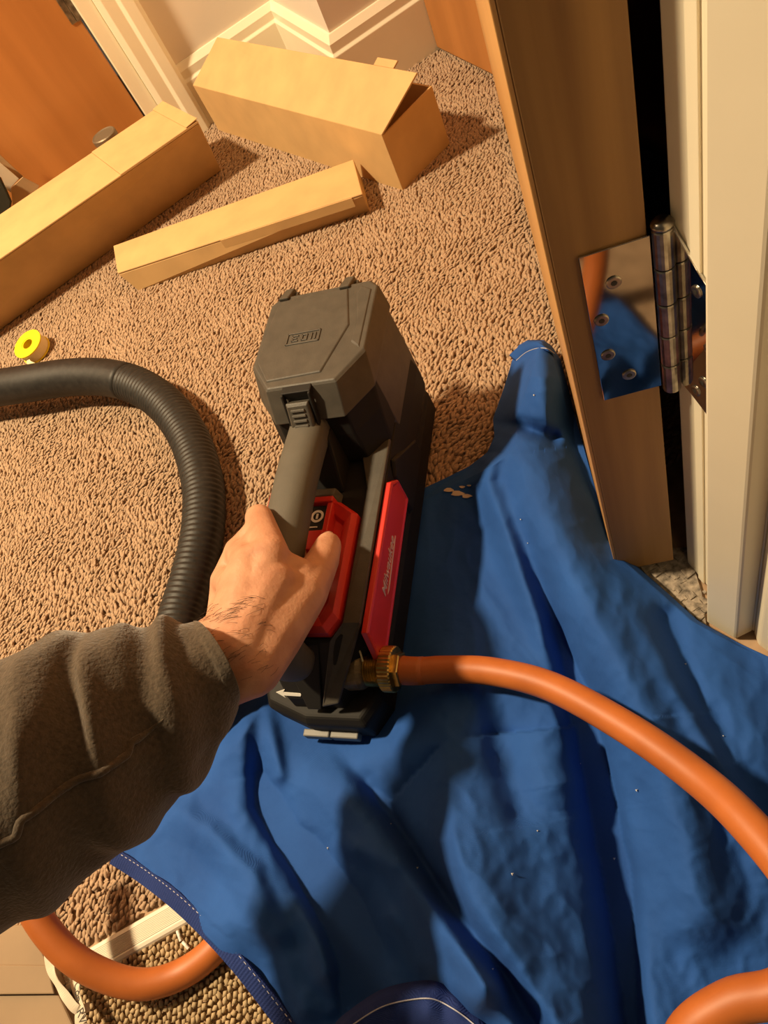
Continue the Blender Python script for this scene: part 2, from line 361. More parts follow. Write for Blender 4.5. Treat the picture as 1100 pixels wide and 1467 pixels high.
tabp = [LBR + d_ * 0.045, LBR + d_ * 0.045 + e_ * 0.010, LBR + d_ * 0.085 + e_ * 0.010, LBR + d_ * 0.085]
panel(*[r(p) for p in tabp], 0.0024, 'lid_tab', M['card'], cb)
bs = (BR - FR).normalized(); ls = (FL - FR).normalized()
tag(cb, 'large brown cardboard carton with a lifted lid by the white baseboard', 'box')

# carton C: slim one in front
zc = 0.037
c4 = [U(519, 277, zc), U(506, 228, zc), U(162, 352, zc), U(168, 391, zc)]
cc = empty('cardboard_box', z0(c4[0])); oC = cc.location; r = lambda p: p - oC
b4 = [z0(r(U(530, 303, 0.001)), 0.001), None, None, z0(r(U(199, 417, 0.001)), 0.001)]
b4[1] = z0(r(c4[1]), 0.001); b4[2] = z0(r(c4[2]), 0.001)
new_mesh('body', *loft([b4, [z0(r(p), zc - 0.003) for p in c4]]), M['card'], cc, bevel=0.0012)
new_mesh('lid', *loft([[z0(r(p), zc - 0.0028) for p in c4], [z0(r(p), zc) for p in c4]]), M['card'], cc, bevel=0.0012)
q = [lerp(r(c4[0]), r(c4[3]), k) for k in (0.04, 0.55)]; nn = Vector((-0.4, -0.8, 0)).normalized() * 0.0012
new_mesh('side_flap', *loft([[z0(q[0], zc - .001), z0(q[1], zc - .001), z0(q[1], zc * .62), z0(q[0], zc * .62)], [z0(q[0], zc - .001) + nn, z0(q[1], zc - .001) + nn, z0(q[1], zc * .62) + nn, z0(q[0], zc * .62) + nn]]), M['card'], cc)
tag(cc, 'slim flat brown cardboard carton lying in front of the other two cartons', 'box')

# jar behind carton A, and a small carton and dark bag at the left edge
jr = empty('jar', (U(152, 196, 0.09).x - 0.002, 1.374, 0)); jr.scale = (1.3, 1.3, 1.02)
new_mesh('jar_body', *lathe_z([(0.001, 0.015), (0.004, 0.0175), (0.07, 0.0175), (0.076, 0.0150), (0.080, 0.0150)], 28), M['glass'], jr, smooth=True)
new_mesh('lid', *lathe_z([(0.080, 0.0165), (0.081, 0.0172), (0.089, 0.0172), (0.0905, 0.0160), (0.0895, 0.0140), (0.0893, 0.001)], 28), M['lidmetal'], jr)
tag(jr, 'small jar with a dull metal lid behind the long carton', 'jar')
def PY(px, py, Y):
    q = ray(px, py); t = Y / q[1]; p = np.array([0, 0, H]) + t * q; return Vector((float(p[0]), float(p[1]), float(p[2])))
sb = empty('open_carton', (PY(30, 270, 1.375).x, 1.375, 0.0)); so_ = Vector(sb.location)
def flap(pp, Y, name, m, t=0.003):
    a_ = [PY(x, y, Y) - so_ for x, y in pp]
    return new_mesh(name, *loft([a_, [p + Vector((0, t, 0)) for p in a_]]), M[m], sb)
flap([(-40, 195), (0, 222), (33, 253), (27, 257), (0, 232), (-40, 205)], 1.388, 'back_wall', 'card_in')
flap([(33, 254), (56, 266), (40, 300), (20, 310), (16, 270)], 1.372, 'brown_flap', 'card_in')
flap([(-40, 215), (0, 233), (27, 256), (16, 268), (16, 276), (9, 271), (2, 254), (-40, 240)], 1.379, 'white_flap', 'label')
tag(sb, 'small brown carton with a pale flap at the left edge behind the long carton', 'box')
bg = empty('dark_bag', (PY(0, 290, 1.36).x, 1.362, 0)); bgo = Vector(bg.location)
bgp = [[PY(x, y, 1.362) - bgo + Vector((0, dy, 0)) for x, y in ((-60, 235), (0, 252), (10, 272), (17, 288), (14, 306), (0, 330), (-60, 340))] for dy in (-0.004, 0.004)]
new_mesh('bag_body', *loft(bgp), M['darkcloth'], bg, bevel=0.003)
tag(bg, 'small dark bag at the left edge beside the pale carton flap', 'bag')

# ------------------------------------------------------------------ yellow tape reel
tp = empty('tape_reel', U(57, 506, 0.0)); tp.rotation_euler = (math.radians(6), math.radians(-8), 0.3); tp.location.z = 0.006
new_mesh('flange', *disc_ring(0.0115, 0.0245, 0.0, 0.0016, 40), M['yellow'], tp)
new_mesh('flange', *disc_ring(0.0105, 0.0245, 0.0165, 0.0185, 40), M['yellow'], tp)
new_mesh('core', *disc_ring(0.0085, 0.0112, 0.001, 0.0178, 40), M['yellow'], tp)
new_mesh('tape_roll', *disc_ring(0.0115, 0.0228, 0.0016, 0.0165, 40), M['ptfe'], tp)
pts = [Vector((-0.018, -0.014, 0.010)), Vector((-0.021, -0.022, 0.009)), Vector((-0.0195, -0.030, 0.005)), Vector((-0.023, -0.037, 0.002))]
v = []; f = []
for i, p in enumerate(spline(pts, 5)):
    v += [p + Vector((-0.004, 0, 0)), p + Vector((0.004, 0, 0.002)), p + Vector((0.004, 0, 0.0024)), p + Vector((-0.004, 0, 0.0004))]
n4 = len(v) // 4
new_mesh('loose_end', *loft([v[i * 4:i * 4 + 4] for i in range(n4)]), M['ptfe'], tp)
tag(tp, 'yellow reel of white thread seal tape lying on the carpet', 'tape')

# ------------------------------------------------------------------ pump
PA = math.radians(37.0)
PLX = Vector((math.cos(PA), -math.sin(PA), 0)); PLY = Vector((math.sin(PA), math.cos(PA), 0))
PO = Vector((-0.04, 0.37, 0)) - PLX * 0.010
pump = empty('transfer_pump', PO, -PA)
def W(x, y, z): return PO + PLX * (x / 1000) + PLY * (y / 1000) + Vector((0, 0, z / 1000))
def mm(v): return [(p[0] / 1000, p[1] / 1000, p[2] / 1000) for p in v]
def part(name, vf, m, parent=pump, **k): return new_mesh(name, mm(vf[0]), vf[1], M[m] if isinstance(m, str) else m, parent, **k)
def octo(hw, y0, y1, cf, cfy, cb_): return [(hw, y0 + cfy), (hw, y1 - cb_), (hw - cb_, y1), (-hw + cb_, y1), (-hw, y1 - cb_), (-hw, y0 + cfy), (-hw + cf, y0), (hw - cf, y0)]
def ring(poly, z): return [(x, y, z) for x, y in poly]
base_poly = [(50, -122), (50, 182), (40, 194), (-42, 194), (-52, 182), (-54, 40), (-63, -60), (-62, -102), (-50, -130), (-12, -143), (38, -143)]
bs_ = part('base', loft([ring([(x * .95, y * .98) for x, y in base_poly], 7), ring(base_poly, 13), ring(base_poly, 36), ring([(x * .93, y * .965) for x, y in base_poly], 43)]), 'black', bevel=0.002)
for x, y in ((36, -118), (-44, -112), (36, 172), (-38, 172)):
    part('foot', lathe_z([(4, 9), (5, 10), (13, 10)], 16, (x, y)), 'black', bs_)
part('front_clip', merge(box(-22, 1, -148, -142, 13, 22), box(2, 26, -148, -142, 13, 22)), M['clip'], bs_, bevel=0.001)['label'] = 'light metal clip along the front foot'
# lower body
o1 = octo(49, -131, 190, 27, 42, 12); o2 = octo(53, -128, 190, 30, 42, 12); o3 = octo(50, -98, 188, 22, 14, 12)
part('body', loft([ring(o1, 42), ring(o2, 55), ring(octo(53, -112, 190, 26, 26, 12), 78), ring(o3, 98)]), 'black', bevel=0.0015)
# shoulder bands
for s, nm in ((1, 'shoulder_band'), (-1, 'shoulder_band')):
    P = [(50, 78, 99), (50.5, -86, 99), (24, -131, 58), (9, -133, 54), (28, -99, 96), (37, -86, 99), (37, 30, 99), (26, 66, 99)]
    if s < 0: P = [(50, 78, 99), (50.5, -84, 99), (40, -96, 99), (37, -86, 99), (37, 30, 99), (26, 66, 99)]
    P = [(s * x, y, z) for x, y, z in P]
    Q = [(x, y - (1.5 if z < 90 else 0), z + (4.5 if z > 70 else 3.0)) for x, y, z in P]
    if s < 0: P = P[::-1]; Q = Q[::-1]
    part(nm, loft([P, Q]), 'charcoal', bevel=0.0012)
# front service panel (dark recess) details
part('front_recess', loft([[(-18, -97, 96), (18, -97, 96), (6, -133, 50), (-6, -133, 50)], [(-18, -99, 97.5), (18, -99, 97.5), (6, -135, 51), (-6, -135, 51)]]), 'black', bevel=0.001)
# red top cover with rim
def rp(k, oy=0): return [(18 * k, 16 - (1 - k) * 40), (35 * k, 4 - (1 - k) * 30), (35 * k, -84 + (1 - k) * 40), (28 * k, -95 + (1 - k) * 40), (-28 * k, -95 + (1 - k) * 40), (-35 * k, -84 + (1 - k) * 40), (-35 * k, 4 - (1 - k) * 30), (-18 * k, 16 - (1 - k) * 40)]
red = part('red_cover', loft([ring(rp(1), 96), ring(rp(1), 106), ring(rp(.93), 112), ring(rp(.74), 109), ring(rp(.68), 105)]), 'redp', bevel=0.0006)
hood = part('button_hood', merge(box(-20, 16, 11, 16, 103, 117), box(11.5, 16, -30, 11, 103, 115.5), box(-20, -15, -30, 11, 103, 115.5), box(-15, 11.5, -30, -13, 103, 114)), 'redp', bevel=0.0008)
pb = part('button_panel', box(-14.5, 11, -12.5, 10.5, 103, 112), 'black', bevel=0.0008)
ic = Vector((3.0, 0.5, 112.05))
def icon(vf): return ([(p[0] * 1 + ic.x, p[1] + ic.y, p[2] + ic.z) for p in vf[0]], vf[1])
part('power_ring', icon(disc_ring(3.6, 5.6, 0, 0.5, 32)), 'white', pb)
part('power_bar', icon(box(-0.9, 0.9, -2.3, 2.3, 0, 0.5)), 'white', pb)
part('underline', box(-6, 5, -9.8, -8.8, 112.05, 112.5), 'white', pb)
# red side panels
for s in (1, -1):
    po = [(36, 99.5), (46, 88), (44, 60), (-88, 57), (-104, 63), (-92, 98.5)]
    pi = [(26, 96), (34, 86), (33, 66), (-68, 63), (-76, 93)]
    a = [(s * 51, y, z) for y, z in po]; b = [(s * 55.5, y, z) for y, z in po]; c = [(s * 56.5, y * .985, 80 + (z - 80) * .86) for y, z in po]; d = [(s * 55.6, y * .96, 80 + (z - 80) * .74) for y, z in po]
    sp_ = part('red_side_panel', loft([a, b, c, d]), 'redp', bevel=0.0005)
    if s > 0:
        mw = Matrix(((0, 0, 1, 0.0559), (1, 0, 0, -0.029), (0, 1, 0, 0.0805), (0, 0, 0, 1)))
        text_mesh('brand_lettering', 'Milwaukee', 0.0118, M['silverprint'], sp_, mw, shear=0.35, depth=0.00015, bold=0.00008)
        part('lettering_swoosh', loft([[(55.7, -50, 73.4), (55.7, 0, 76.4), (55.7, 0, 75.2), (55.7, -46, 72.0)], [(56.2, -50, 73.4), (56.2, 0, 76.4), (56.2, 0, 75.2), (56.2, -46, 72.0)]]), 'silverprint', sp_)
    part('side_wing', loft([[(s * 51, y, z) for y, z in ((60, 98), (110, 60), (110, 42), (40, 42), (40, 58), (48, 88))], [(s * 54.5, y, z) for y, z in ((60, 96), (106, 60), (106, 44), (44, 44), (44, 58), (50, 88))]]), 'black', bevel=0.001)
# battery box
ho = octo(50, 84, 190, 14, 12, 9)
part('battery_housing', loft([ring(octo(51, 92, 192, 10, 10, 9), 60), ring(octo(51, 90, 191, 10, 10, 9), 100), ring(octo(50, 92, 190, 12, 12, 9), 149)]), 'charcoal', bevel=0.0012)
fc = [(50.5, 98), (50.5, 104), (-50.5, 104), (-50.5, 98), (-31, 71), (31, 71)]
fc2 = [(50.5, 80), (50.5, 104), (-50.5, 104), (-50.5, 80), (-34, 60), (34, 60)]
fc3 = [(44, 84), (44, 104), (-44, 104), (-44, 84), (-28, 68), (28, 68)]
part('front_cover', loft([ring(fc3, 90), ring(fc2, 101), ring([(x, y * .5 + y2 * .5) for (x, y), (x2, y2) in zip(fc, fc2)], 130), ring(fc, 149)]), 'black', bevel=0.0015)
lb = octo(52, 67, 192, 21, 28, 9); lt = octo(51, 82, 190, 20, 28, 8)
lidp = part('battery_lid', loft([ring(lb, 149), ring(octo(52, 69, 192, 21, 28, 9), 152), ring(lt, 173), ring(octo(49.5, 84, 188.5, 20, 28, 8), 175)]), 'charcoal', bevel=0.0008)
pl = [(17, 92), (33, 140), (24, 184), (-42, 184), (-46, 150), (-46, 112), (-32, 90)]
part('raised_panel', loft([ring(pl, 174.6), ring([(x * .97 - .5, 138 + (y - 138) * .97) for x, y in pl], 176.2)]), 'charcoal', lidp, bevel=0.0006)
part('raised_panel', loft([ring([(37, 120), (46, 112), (46, 178), (36, 184), (32, 176), (38, 142)], 174.6), ring([(38, 122), (45, 114.5), (45, 177), (36.5, 182.5), (33.5, 176), (39.5, 142)], 175.9)]), 'charcoal', lidp, bevel=0.0005)
emb = M['charcoal']
part('embossed_badge', merge(box(-23, 8, 127, 128.3, 176, 177), box(-23, 8, 138.7, 140, 176, 177), box(-23, -21.6, 127, 140, 176, 177), box(6.6, 8, 127, 140, 176, 177)), emb, lidp, bevel=0.0003)
part('embossed_glyph', merge(box(-18, -16.4, 130, 137, 176, 177), box(-18, -12, 135.6, 137, 176, 177), box(-18, -13, 132.8, 134, 176, 177), box(-18, -12, 130, 131.4, 176, 177), box(-9, -7.6, 130, 137, 176, 177), box(-9, -4, 130, 131.4, 176, 177), box(-4.6, -3.4, 130, 137, 176, 177), box(-9, -4, 135.6, 137, 176, 177), box(-0.5, 0.9, 130, 137, 176, 177), box(3, 4.4, 130, 137, 176, 177)), emb, lidp, bevel=0.0003)
for x in (-38, 20):
    part('hinge_lug', merge(loft([[(x - 5, 184, 152), (x + 5, 184, 152), (x + 5, 184, 178), (x - 5, 184, 178)], [(x - 5, 203, 156), (x + 5, 203, 156), (x + 4.5, 203, 172), (x - 4.5, 203, 172)]]), box(x + 5, x + 8, 188, 200, 154, 170)), 'charcoal', lidp, bevel=0.0012)
# latch
lx0 = -3.0
lat = part('latch', merge(box(lx0 - 13, lx0 + 13, 76, 84, 168, 174.5), loft([[(lx0 - 13, 66, 147), (lx0 - 10.8, 66, 147), (lx0 - 10.8, 80, 174), (lx0 - 13, 80, 174)], [(lx0 - 13, 60, 147), (lx0 - 10.8, 60, 147), (lx0 - 10.8, 74, 174), (lx0 - 13, 74, 174)]]), loft([[(lx0 + 10.8, 66, 147), (lx0 + 13, 66, 147), (lx0 + 13, 80, 174), (lx0 + 10.8, 80, 174)], [(lx0 + 10.8, 60, 147), (lx0 + 13, 60, 147), (lx0 + 13, 74, 174), (lx0 + 10.8, 74, 174)]]), box(lx0 - 13, lx0 + 13, 56, 70, 143, 148)), 'black', lidp, bevel=0.0008)
def lp_(u, t, o): return (lx0 + u, 60 + t * 14 - o * .87, 149 + t * 22 + o * .5)
bk = part('buckle', loft([[lp_(-10, 0, -4), lp_(10, 0, -4), lp_(10, .86, -4), lp_(-10, .86, -4)], [lp_(-10, 0, 2), lp_(10, 0, 2), lp_(10, .86, 2), lp_(-10, .86, 2)], [lp_(-8.6, .06, 3.2), lp_(8.6, .06, 3.2), lp_(8.6, .76, 3.2), lp_(-8.6, .76, 3.2)]]), 'charcoal', lat, bevel=0.0006)
for k in range(4):
    t_ = 0.10 + k * 0.165
    part('grip_ridge', loft([[lp_(-6, t_, 2.8), lp_(6, t_, 2.8), lp_(6, t_ + .085, 2.8), lp_(-6, t_ + .085, 2.8)], [lp_(-6, t_, 4.6), lp_(6, t_, 4.6), lp_(6, t_ + .07, 4.2), lp_(-6, t_ + .07, 4.2)]]), 'charcoal', bk, bevel=0.0003)
# handle
hpts = [(-4, 80, 139), (-4, 58, 140), (-4, 20, 142), (-2, -30, 143), (0, -70, 142), (0, -96, 138), (0, -110, 124), (0, -114, 106), (0, -114, 95)]
hp = resample(spline([Vector(p) for p in hpts], 8), 5.0)
rings_ = []
for i, p in enumerate(hp):
    t, s_, u_ = frame_at(hp, i)
    if abs(t.y) < .01 and abs(t.z) > .9: s_ = Vector((-1, 0, 0)); u_ = s_.cross(t)
    s_ = Vector((1, 0, 0)); u_ = s_.cross(t).normalized()
    if u_.z < 0 and abs(t.y) > .5: u_ = -u_
    if abs(t.y) <= .5: u_ = Vector((0, -1, 0)) if u_.y > 0 else u_
    cs = [(16.5 * abs(math.cos(q)) ** .8 * (1 if math.cos(q) > 0 else -1), 14 * abs(math.sin(q)) ** .8 * (1 if math.sin(q) > 0 else -1)) for q in [k * math.pi / 14 for k in range(28)]]
    rings_.append([p + s_ * a + u_ * b for a, b in cs])
part('handle', loft(rings_), 'rubber', smooth=True)
part('handle_post', loft([[(-15, 66, 98), (15, 66, 98), (15, 30, 98), (-15, 30, 98)], [(-14, 68, 138), (14, 68, 138), (14, 56, 138), (-14, 56, 138)]]), 'black', bevel=0.002)
part('rubber_bumper', loft([[(-16, 27, 100), (16, 27, 100), (16, 17, 100), (-16, 17, 100)], [(-12, 27, 112), (14, 27, 112), (11, 20, 112), (-10, 20, 112)]]), 'rubber', bevel=0.0015)
# brass outlet
fit = empty('outlet_fitting', (0, -0.104, 0.058)); fit.parent = pump
def lx_(prof, n=32): return lathe_x([(x / 1000, r_ / 1000) for x, r_ in prof], n)
new_mesh('elbow', *lx_([(14, 17), (20, 17.5), (38, 16), (41, 14.5), (43, 12)]), M['bronze'], fit, smooth=False, bevel=0.0008)
thr = [(42, 12)]
for k in range(6): thr += [(43.2 + k * 2.0, 13.6), (44.2 + k * 2.0, 12.2)]
thr += [(56, 12)]
new_mesh('thread', *lx_(thr), M['brass'], fit)
kv = []
nk = 72
for x, r_ in ((55, 12), (55.4, 15.6), (56.2, 16.6), (64.5, 16.6), (65.5, 15.8), (66, 11)):
    kv.append([(x / 1000, (r_ + (0.55 if (k % 2 and 14 < r_) else 0)) / 1000 * math.cos(2 * math.pi * k / nk), (r_ + (0.55 if (k % 2 and 14 < r_) else 0)) / 1000 * math.sin(2 * math.pi * k / nk)) for k in range(nk)])
new_mesh('knurled_ring', *loft(kv), M['brass'], fit)
new_mesh('hex_nut', *lx_([(65, 12.2), (65.4, 13.2), (69.5, 13.2), (70.2, 12.2)], 6), M['brass'], fit)
for k, (q0_, q1_, q2_) in enumerate((((30, -3, 17), (27, 6, 22), (33, 12, 21)), ((38, 4, 14), (33, 12, 19), (24, 8, 20)), ((44, 0, 15), (41, 8, 20), (35, 6, 23)))):
    new_mesh('tape_shred', *tube(spline([Vector(q_) / 1000 for q_ in (q0_, q1_, q2_)], 5), 0.0007, 5), M['ptfe'], fit)
for s in (-1,):
    inl = empty('inlet_fitting', (-0.052, -0.06, 0.05)); inl.parent = pump
    new_mesh('collar', *lx_([(6, 20), (-10, 20), (-12, 22), (-24, 22), (-26, 20)]), M['black'], inl)
pump.location.z = 0.006
# flow arrow printed on the front, set onto whatever surface of the pump lies there
bpy.context.view_layer.update(); dg = bpy.context.evaluated_depsgraph_get()
apx = [(396, 991), (408, 987), (406, 991), (432, 993), (431, 997), (407, 995.5), (410, 999)]
_ok, cen, nav, *_r = S.ray_cast(dg, Vector((0, 0, H)), Vector([float(c) for c in ray(416, 993)]).normalized())
inv = pump.matrix_world.inverted(); eye = Vector((0, 0, H)); flat_ = []
for x, y in apx:
    q = Vector([float(c) for c in ray(x, y)]); flat_.append(eye + q * ((cen - eye).dot(nav) / q.dot(nav)))
a0 = [inv @ (p + nav * 0.0002) for p in flat_]; a1 = [inv @ (p + nav * 0.0007) for p in flat_]
new_mesh('flow_arrow', *loft([a0, a1]), M['white'], pump)['label'] = 'white flow arrow'
tag(pump, 'black and red cordless transfer pump with grey grip handle on the blue cloth', 'pump')

# ------------------------------------------------------------------ black suction hose
hb = empty('suction_hose', U(200, 560, 0))
hpx = [(-90, 575, .050), (-40, 562, .050), (30, 551, .048), (110, 540, .044), (175, 545, .040), (228, 572, .036), (268, 622, .031), (290, 690, .028), (291, 755, .026), (278, 820, .025), (258, 890, .026), (250, 950, .030), (285, 1000, .040), (345, 1000, .050)]
hpt = spline([U(x, y, z) for x, y, z in hpx[:-1]] + [W(-78, -60, 54)], 14)
hpt = [p - hb.location for p in hpt]
hres = resample(hpt, 0.0006)
dl_ = [0.0]
for a, b in zip(hres, hres[1:]): dl_.append(dl_[-1] + (b - a).length)
ci = min(range(len(hres)), key=lambda i: (hres[i] + hb.location - U(185, 548, .039)).length)
rad0 = lambda i: 0.0262 - 0.0040 * min(1, dl_[i] / dl_[int(len(dl_) * .7)])
new_mesh('smooth_cuff', *tube(hres[:ci + 1:14] , lambda i: rad0(i * 14) * 0.985, 28), M['hose'], hb, smooth=True)
cor = hres[ci:]
def rc(i):
    ph = (dl_[i + ci] % 0.0062) / 0.0062
    return rad0(i + ci) * (0.955 + 0.045 * (0.5 + 0.5 * math.cos(2 * math.pi * ph)) ** 0.7)
new_mesh('corrugated_pipe', *tube(cor[::2], lambda i: rc(i * 2), 26), M['hose'], hb, smooth=True)['label'] = 'ribbed black section'
tag(hb, 'thick black corrugated suction hose curving over the tan carpet', 'hose')

# ------------------------------------------------------------------ orange hoses
rim = W(66, -104, 62)
op = [rim, W(80, -104.5, 62), U(640, 959, .061), U(705, 962, .062), U(790, 984, .070), U(900, 1044, .082), U(1000, 1115, .096), U(1075, 1185, .112), U(1150, 1280, .122), U(1180, 1370, .115), U(1120, 1420, .104), U(1050, 1436, .098), U(985, 1482, .090), U(960, 1560, .07)]
oh = empty('rubber_hose', z0(rim)); oo = oh.location
ol = resample(spline([p - oo for p in op], 12), 0.004)
new_mesh('hose_pipe', *tube(ol, 0.0100, 24), M['orange'], oh, smooth=True)
new_mesh('hose_end', *tube(ol[:6], lambda i: 0.0108 - 0.0001 * i, 24), M['orange'], oh, smooth=True)
tag(oh, 'orange rubber hose leaving the brass outlet across the blue cloth', 'hose')
lp = [U(20, 1230, .085), U(48, 1305, .072), U(95, 1365, .054), U(150, 1398, .036), U(205, 1410, .022), U(258, 1396, .0125), U(305, 1362, .0115), U(345, 1310, .011), U(372, 1250, .011)]
o2h = new_mesh('rubber_hose', *tube(resample(spline(lp, 12), 0.004), 0.0104, 24), M['orange'], smooth=True)
tag(o2h, 'orange rubber hose loop under the sleeve at the bottom left', 'hose')

# ------------------------------------------------------------------ blue cloth
def interp(pts, y): return np.interp(y, [p[1] for p in pts], [p[0] for p in pts])
LB = [(756, 487), (742, 495), (734, 515), (722, 555), (706, 600), (708, 625), (698, 648), (672, 668), (640, 684), (610, 698), (585, 712), (520, 740), (470, 800), (420, 880), (390, 940), (350, 1000), (310, 1060), (260, 1120), (205, 1180), (160, 1233), (205, 1262), (262, 1308), (330, 1378), (400, 1467), (470, 1560)]
RB = [(778, 487), (790, 495), (803, 515), (815, 560), (822, 590), (836, 640), (850, 690), (864, 735), (878, 772), (905, 805), (940, 835), (1000, 889), (1060, 922), (1110, 945), (1180, 985), (1230, 1040), (1240, 1560)]
ys = np.concatenate([np.linspace(487, 700, 90), np.linspace(702.5, 1560, 320)])
NU = 270
yy, uu = np.meshgrid(ys, np.linspace(0, 1, NU), indexing='ij')
xl = interp(LB, yy); xr = interp(RB, yy); xx = xl + (xr - xl) * uu
def ridge(pts, wl, wr, power=2.0):
    """signed distance profile to a polyline running down the cloth; pts (x, y, height)"""
    best = np.full(xx.shape, 1e9); val = np.zeros(xx.shape)
    for (x0, y0, h0), (x1, y1, h1) in zip(pts, pts[1:]):
        dx, dy = x1 - x0, y1 - y0; L2 = dx * dx + dy * dy
        t = np.clip(((xx - x0) * dx + (yy - y0) * dy) / L2, 0, 1)
        qx = xx - (x0 + t * dx); qy = yy - (y0 + t * dy); d = np.hypot(qx, qy)
        side = (dx * qy - dy * qx)            # >0 : left of the downward direction on screen is negative x
        sn_ = side / (math.sqrt(L2) * np.maximum(d, 1e-6)); sn_ = np.clip(sn_ * 1.0, -1, 1); wdt = wl * (1 + sn_) / 2 + wr * (1 - sn_) / 2
        v_ = (h0 + t * (h1 - h0)) * np.exp(-np.abs(d / wdt) ** power)
        val = np.where(d < best, v_, val); best = np.minimum(best, d)
    return val
Z = np.full(xx.shape, 0.010)
# the tall fold beside the door
Z += ridge([(768, 480, .022), (768, 540, .040), (752, 600, .030), (748, 650, .036), (785, 740, .045), (840, 860, .046), (905, 985, .044), (965, 1120, .040), (1010, 1300, .030)], 55, 62)
Z += ridge([(775, 500, .012), (780, 560, .016), (788, 605, .010)], 26, 20)
Z -= ridge([(700, 604, .004), (745, 612, .012), (792, 626, .018)], 10, 12)
Z += ridge([(706, 640, .010), (696, 690, .018), (730, 780, .022), (768, 880, .022), (800, 975, .016), (822, 1060, .006)], 20, 16)
Z -= ridge([(742, 765, .004), (790, 880, .018), (828, 990, .030), (858, 1120, .034), (885, 1260, .034), (905, 1480, .030)], 30, 22)
Z -= ridge([(825, 610, .012), (850, 680, .016), (874, 760, .010)], 22, 25)
# right side slopes
Z += ridge([(905, 850, .008), (975, 980, .020), (1040, 1100, .024), (1100, 1250, .010)], 24, 60)
Z -= ridge([(950, 890, .012), (1000, 1000, .014), (1060, 1100, .012), (1130, 1200, .010)], 18, 24)
# middle panel: crest then falling to the right
Z += ridge([(560, 1060, .020), (640, 1060, .042), (655, 1200, .066), (690, 1340, .074), (750, 1500, .070)], 55, 165, 1.7)
Z += ridge([(770, 985, .012), (800, 1040, .020), (822, 1120, .016), (826, 1160, .004)], 60, 14)
Z -= ridge([(700, 985, .004), (715, 1080, .012), (740, 1160, .008)], 22, 30)
Z -= ridge([(455, 1062, .006), (520, 1120, .016), (580, 1200, .024), (650, 1300, .030), (720, 1395, .030), (780, 1490, .026)], 26, 16)
Z += ridge([(418, 1030, .016), (470, 1090, .028), (540, 1180, .034), (610, 1290, .036), (690, 1410, .034)], 52, 22)
Z -= ridge([(352, 1040, .000), (366, 1110, .014), (402, 1190, .020), (436, 1240, .016), (478, 1310, .022), (508, 1375, .018), (530, 1440, .010)], 42, 20)
Z -= ridge([(428, 1180, .000), (462, 1230, .012), (505, 1290, .016), (530, 1350, .012), (545, 1400, .002)], 24, 14)
Z += ridge([(478, 1200, .000), (510, 1215, .010), (560, 1240, .004)], 14, 18)
Z += ridge([(250, 1160, .004), (300, 1190, .012), (360, 1250, .014), (400, 1330, .008)], 26, 18)
Z += ridge([(352, 1000, .012), (345, 1080, .022), (350, 1160, .020), (410, 1270, .020), (470, 1380, .018)], 34, 24)
Z += ridge([(384, 1000, .012), (392, 1060, .016), (400, 1110, .008)], 12, 12)
Z += ridge([(430, 1290, .004), (455, 1330, .012), (470, 1400, .012), (480, 1440, .006)], 18, 9)
Z += ridge([(300, 1200, .004), (345, 1270, .010), (400, 1360, .010), (440, 1440, .008)], 22, 26)
Z += ridge([(560, 1320, .006), (600, 1380, .010), (680, 1440, .010)], 18, 18)
Z += ridge([(545, 1260, .0), (560, 1310, .008), (580, 1340, .002)], 10, 10)
# front right falls away towards the viewer
fall = np.clip((xx - 900) / 260, 0, 1) * np.clip((yy - 1180) / 260, 0, 1)
Z = Z * (1 - 0.55 * fall) + 0.010 * fall
Z = 0.010 + (Z - 0.010) * 1.2
# wrinkles
NZ = np.zeros(xx.shape)
for i in range(xx.shape[0]):
    for j in range(xx.shape[1]):
        x, y = float(xx[i, j]), float(yy[i, j])
        a_ = x * 0.82 - y * 0.36; b_ = x * 0.36 + y * 0.82
        NZ[i, j] = 0.0036 * noise.noise((a_ / 60, b_ / 170, 3.1)) + 0.0050 * (0.35 - abs(noise.noise((a_ / 58 + 0.4 * noise.noise((x / 70, y / 70, 8)), b_ / 130, 9.7)))) + 0.0026 * (0.3 - abs(noise.noise((x / 34, y / 46, 5.2)))) + 0.0006 * noise.noise((a_ / 10, b_ / 14, 1.7))
Z += NZ * np.clip((yy - 480) / 60, 0.3, 1)
# flat under the pump, its shade side fairly flat too
flat = np.exp(-(np.maximum(0, np.hypot((xx - 470) / 1.0, (yy - 860) / 1.9) - 95) / 45) ** 2)
sh = np.exp(-(((xx - 640) / 70) ** 2 + ((yy - 820) / 110) ** 2))
Z = Z * (1 - 0.55 * sh) + 0.006 * sh
Z = Z * (1 - flat) + 0.0085 * flat
# edges lie down
edge = np.minimum(uu * (xr - xl), (1 - uu) * (xr - xl) * 2.5 + 8)
Z = np.maximum(Z * np.clip(0.45 + edge / 60, 0, 1), 0.0085)
# over the orange loop and the threshold near the hem
Z += 0.022 * np.exp(-(((xx - 335) / 48) ** 2 + ((yy - 1325) / 60) ** 2)) + 0.006 * np.exp(-(((xx - 275) / 50) ** 2 + ((yy - 1310) / 50) ** 2))
rd = np.stack([xx - CX, -(yy - CY), np.full(xx.shape, -F)], -1) @ RM.T
tt = (Z - H) / rd[..., 2]
WP = rd * tt[..., None]; WP[..., 2] += H
nr, ncx = xx.shape
V = WP.reshape(-1, 3).tolist(); Fc = []
for i in range(nr - 1):
    for j in range(ncx - 1):
        a = i * ncx + j; Fc.append((a, a + 1, a + ncx + 1, a + ncx))
cl = empty('dust_sheet', U(640, 1100, 0)); co = Vector(cl.location)
sheet = new_mesh('sheet', [Vector(p) - co for p in V], Fc, M['blue'], cl, smooth=True)
so = sheet.modifiers.new('solid', 'SOLIDIFY'); so.thickness = 0.0012; so.offset = -1
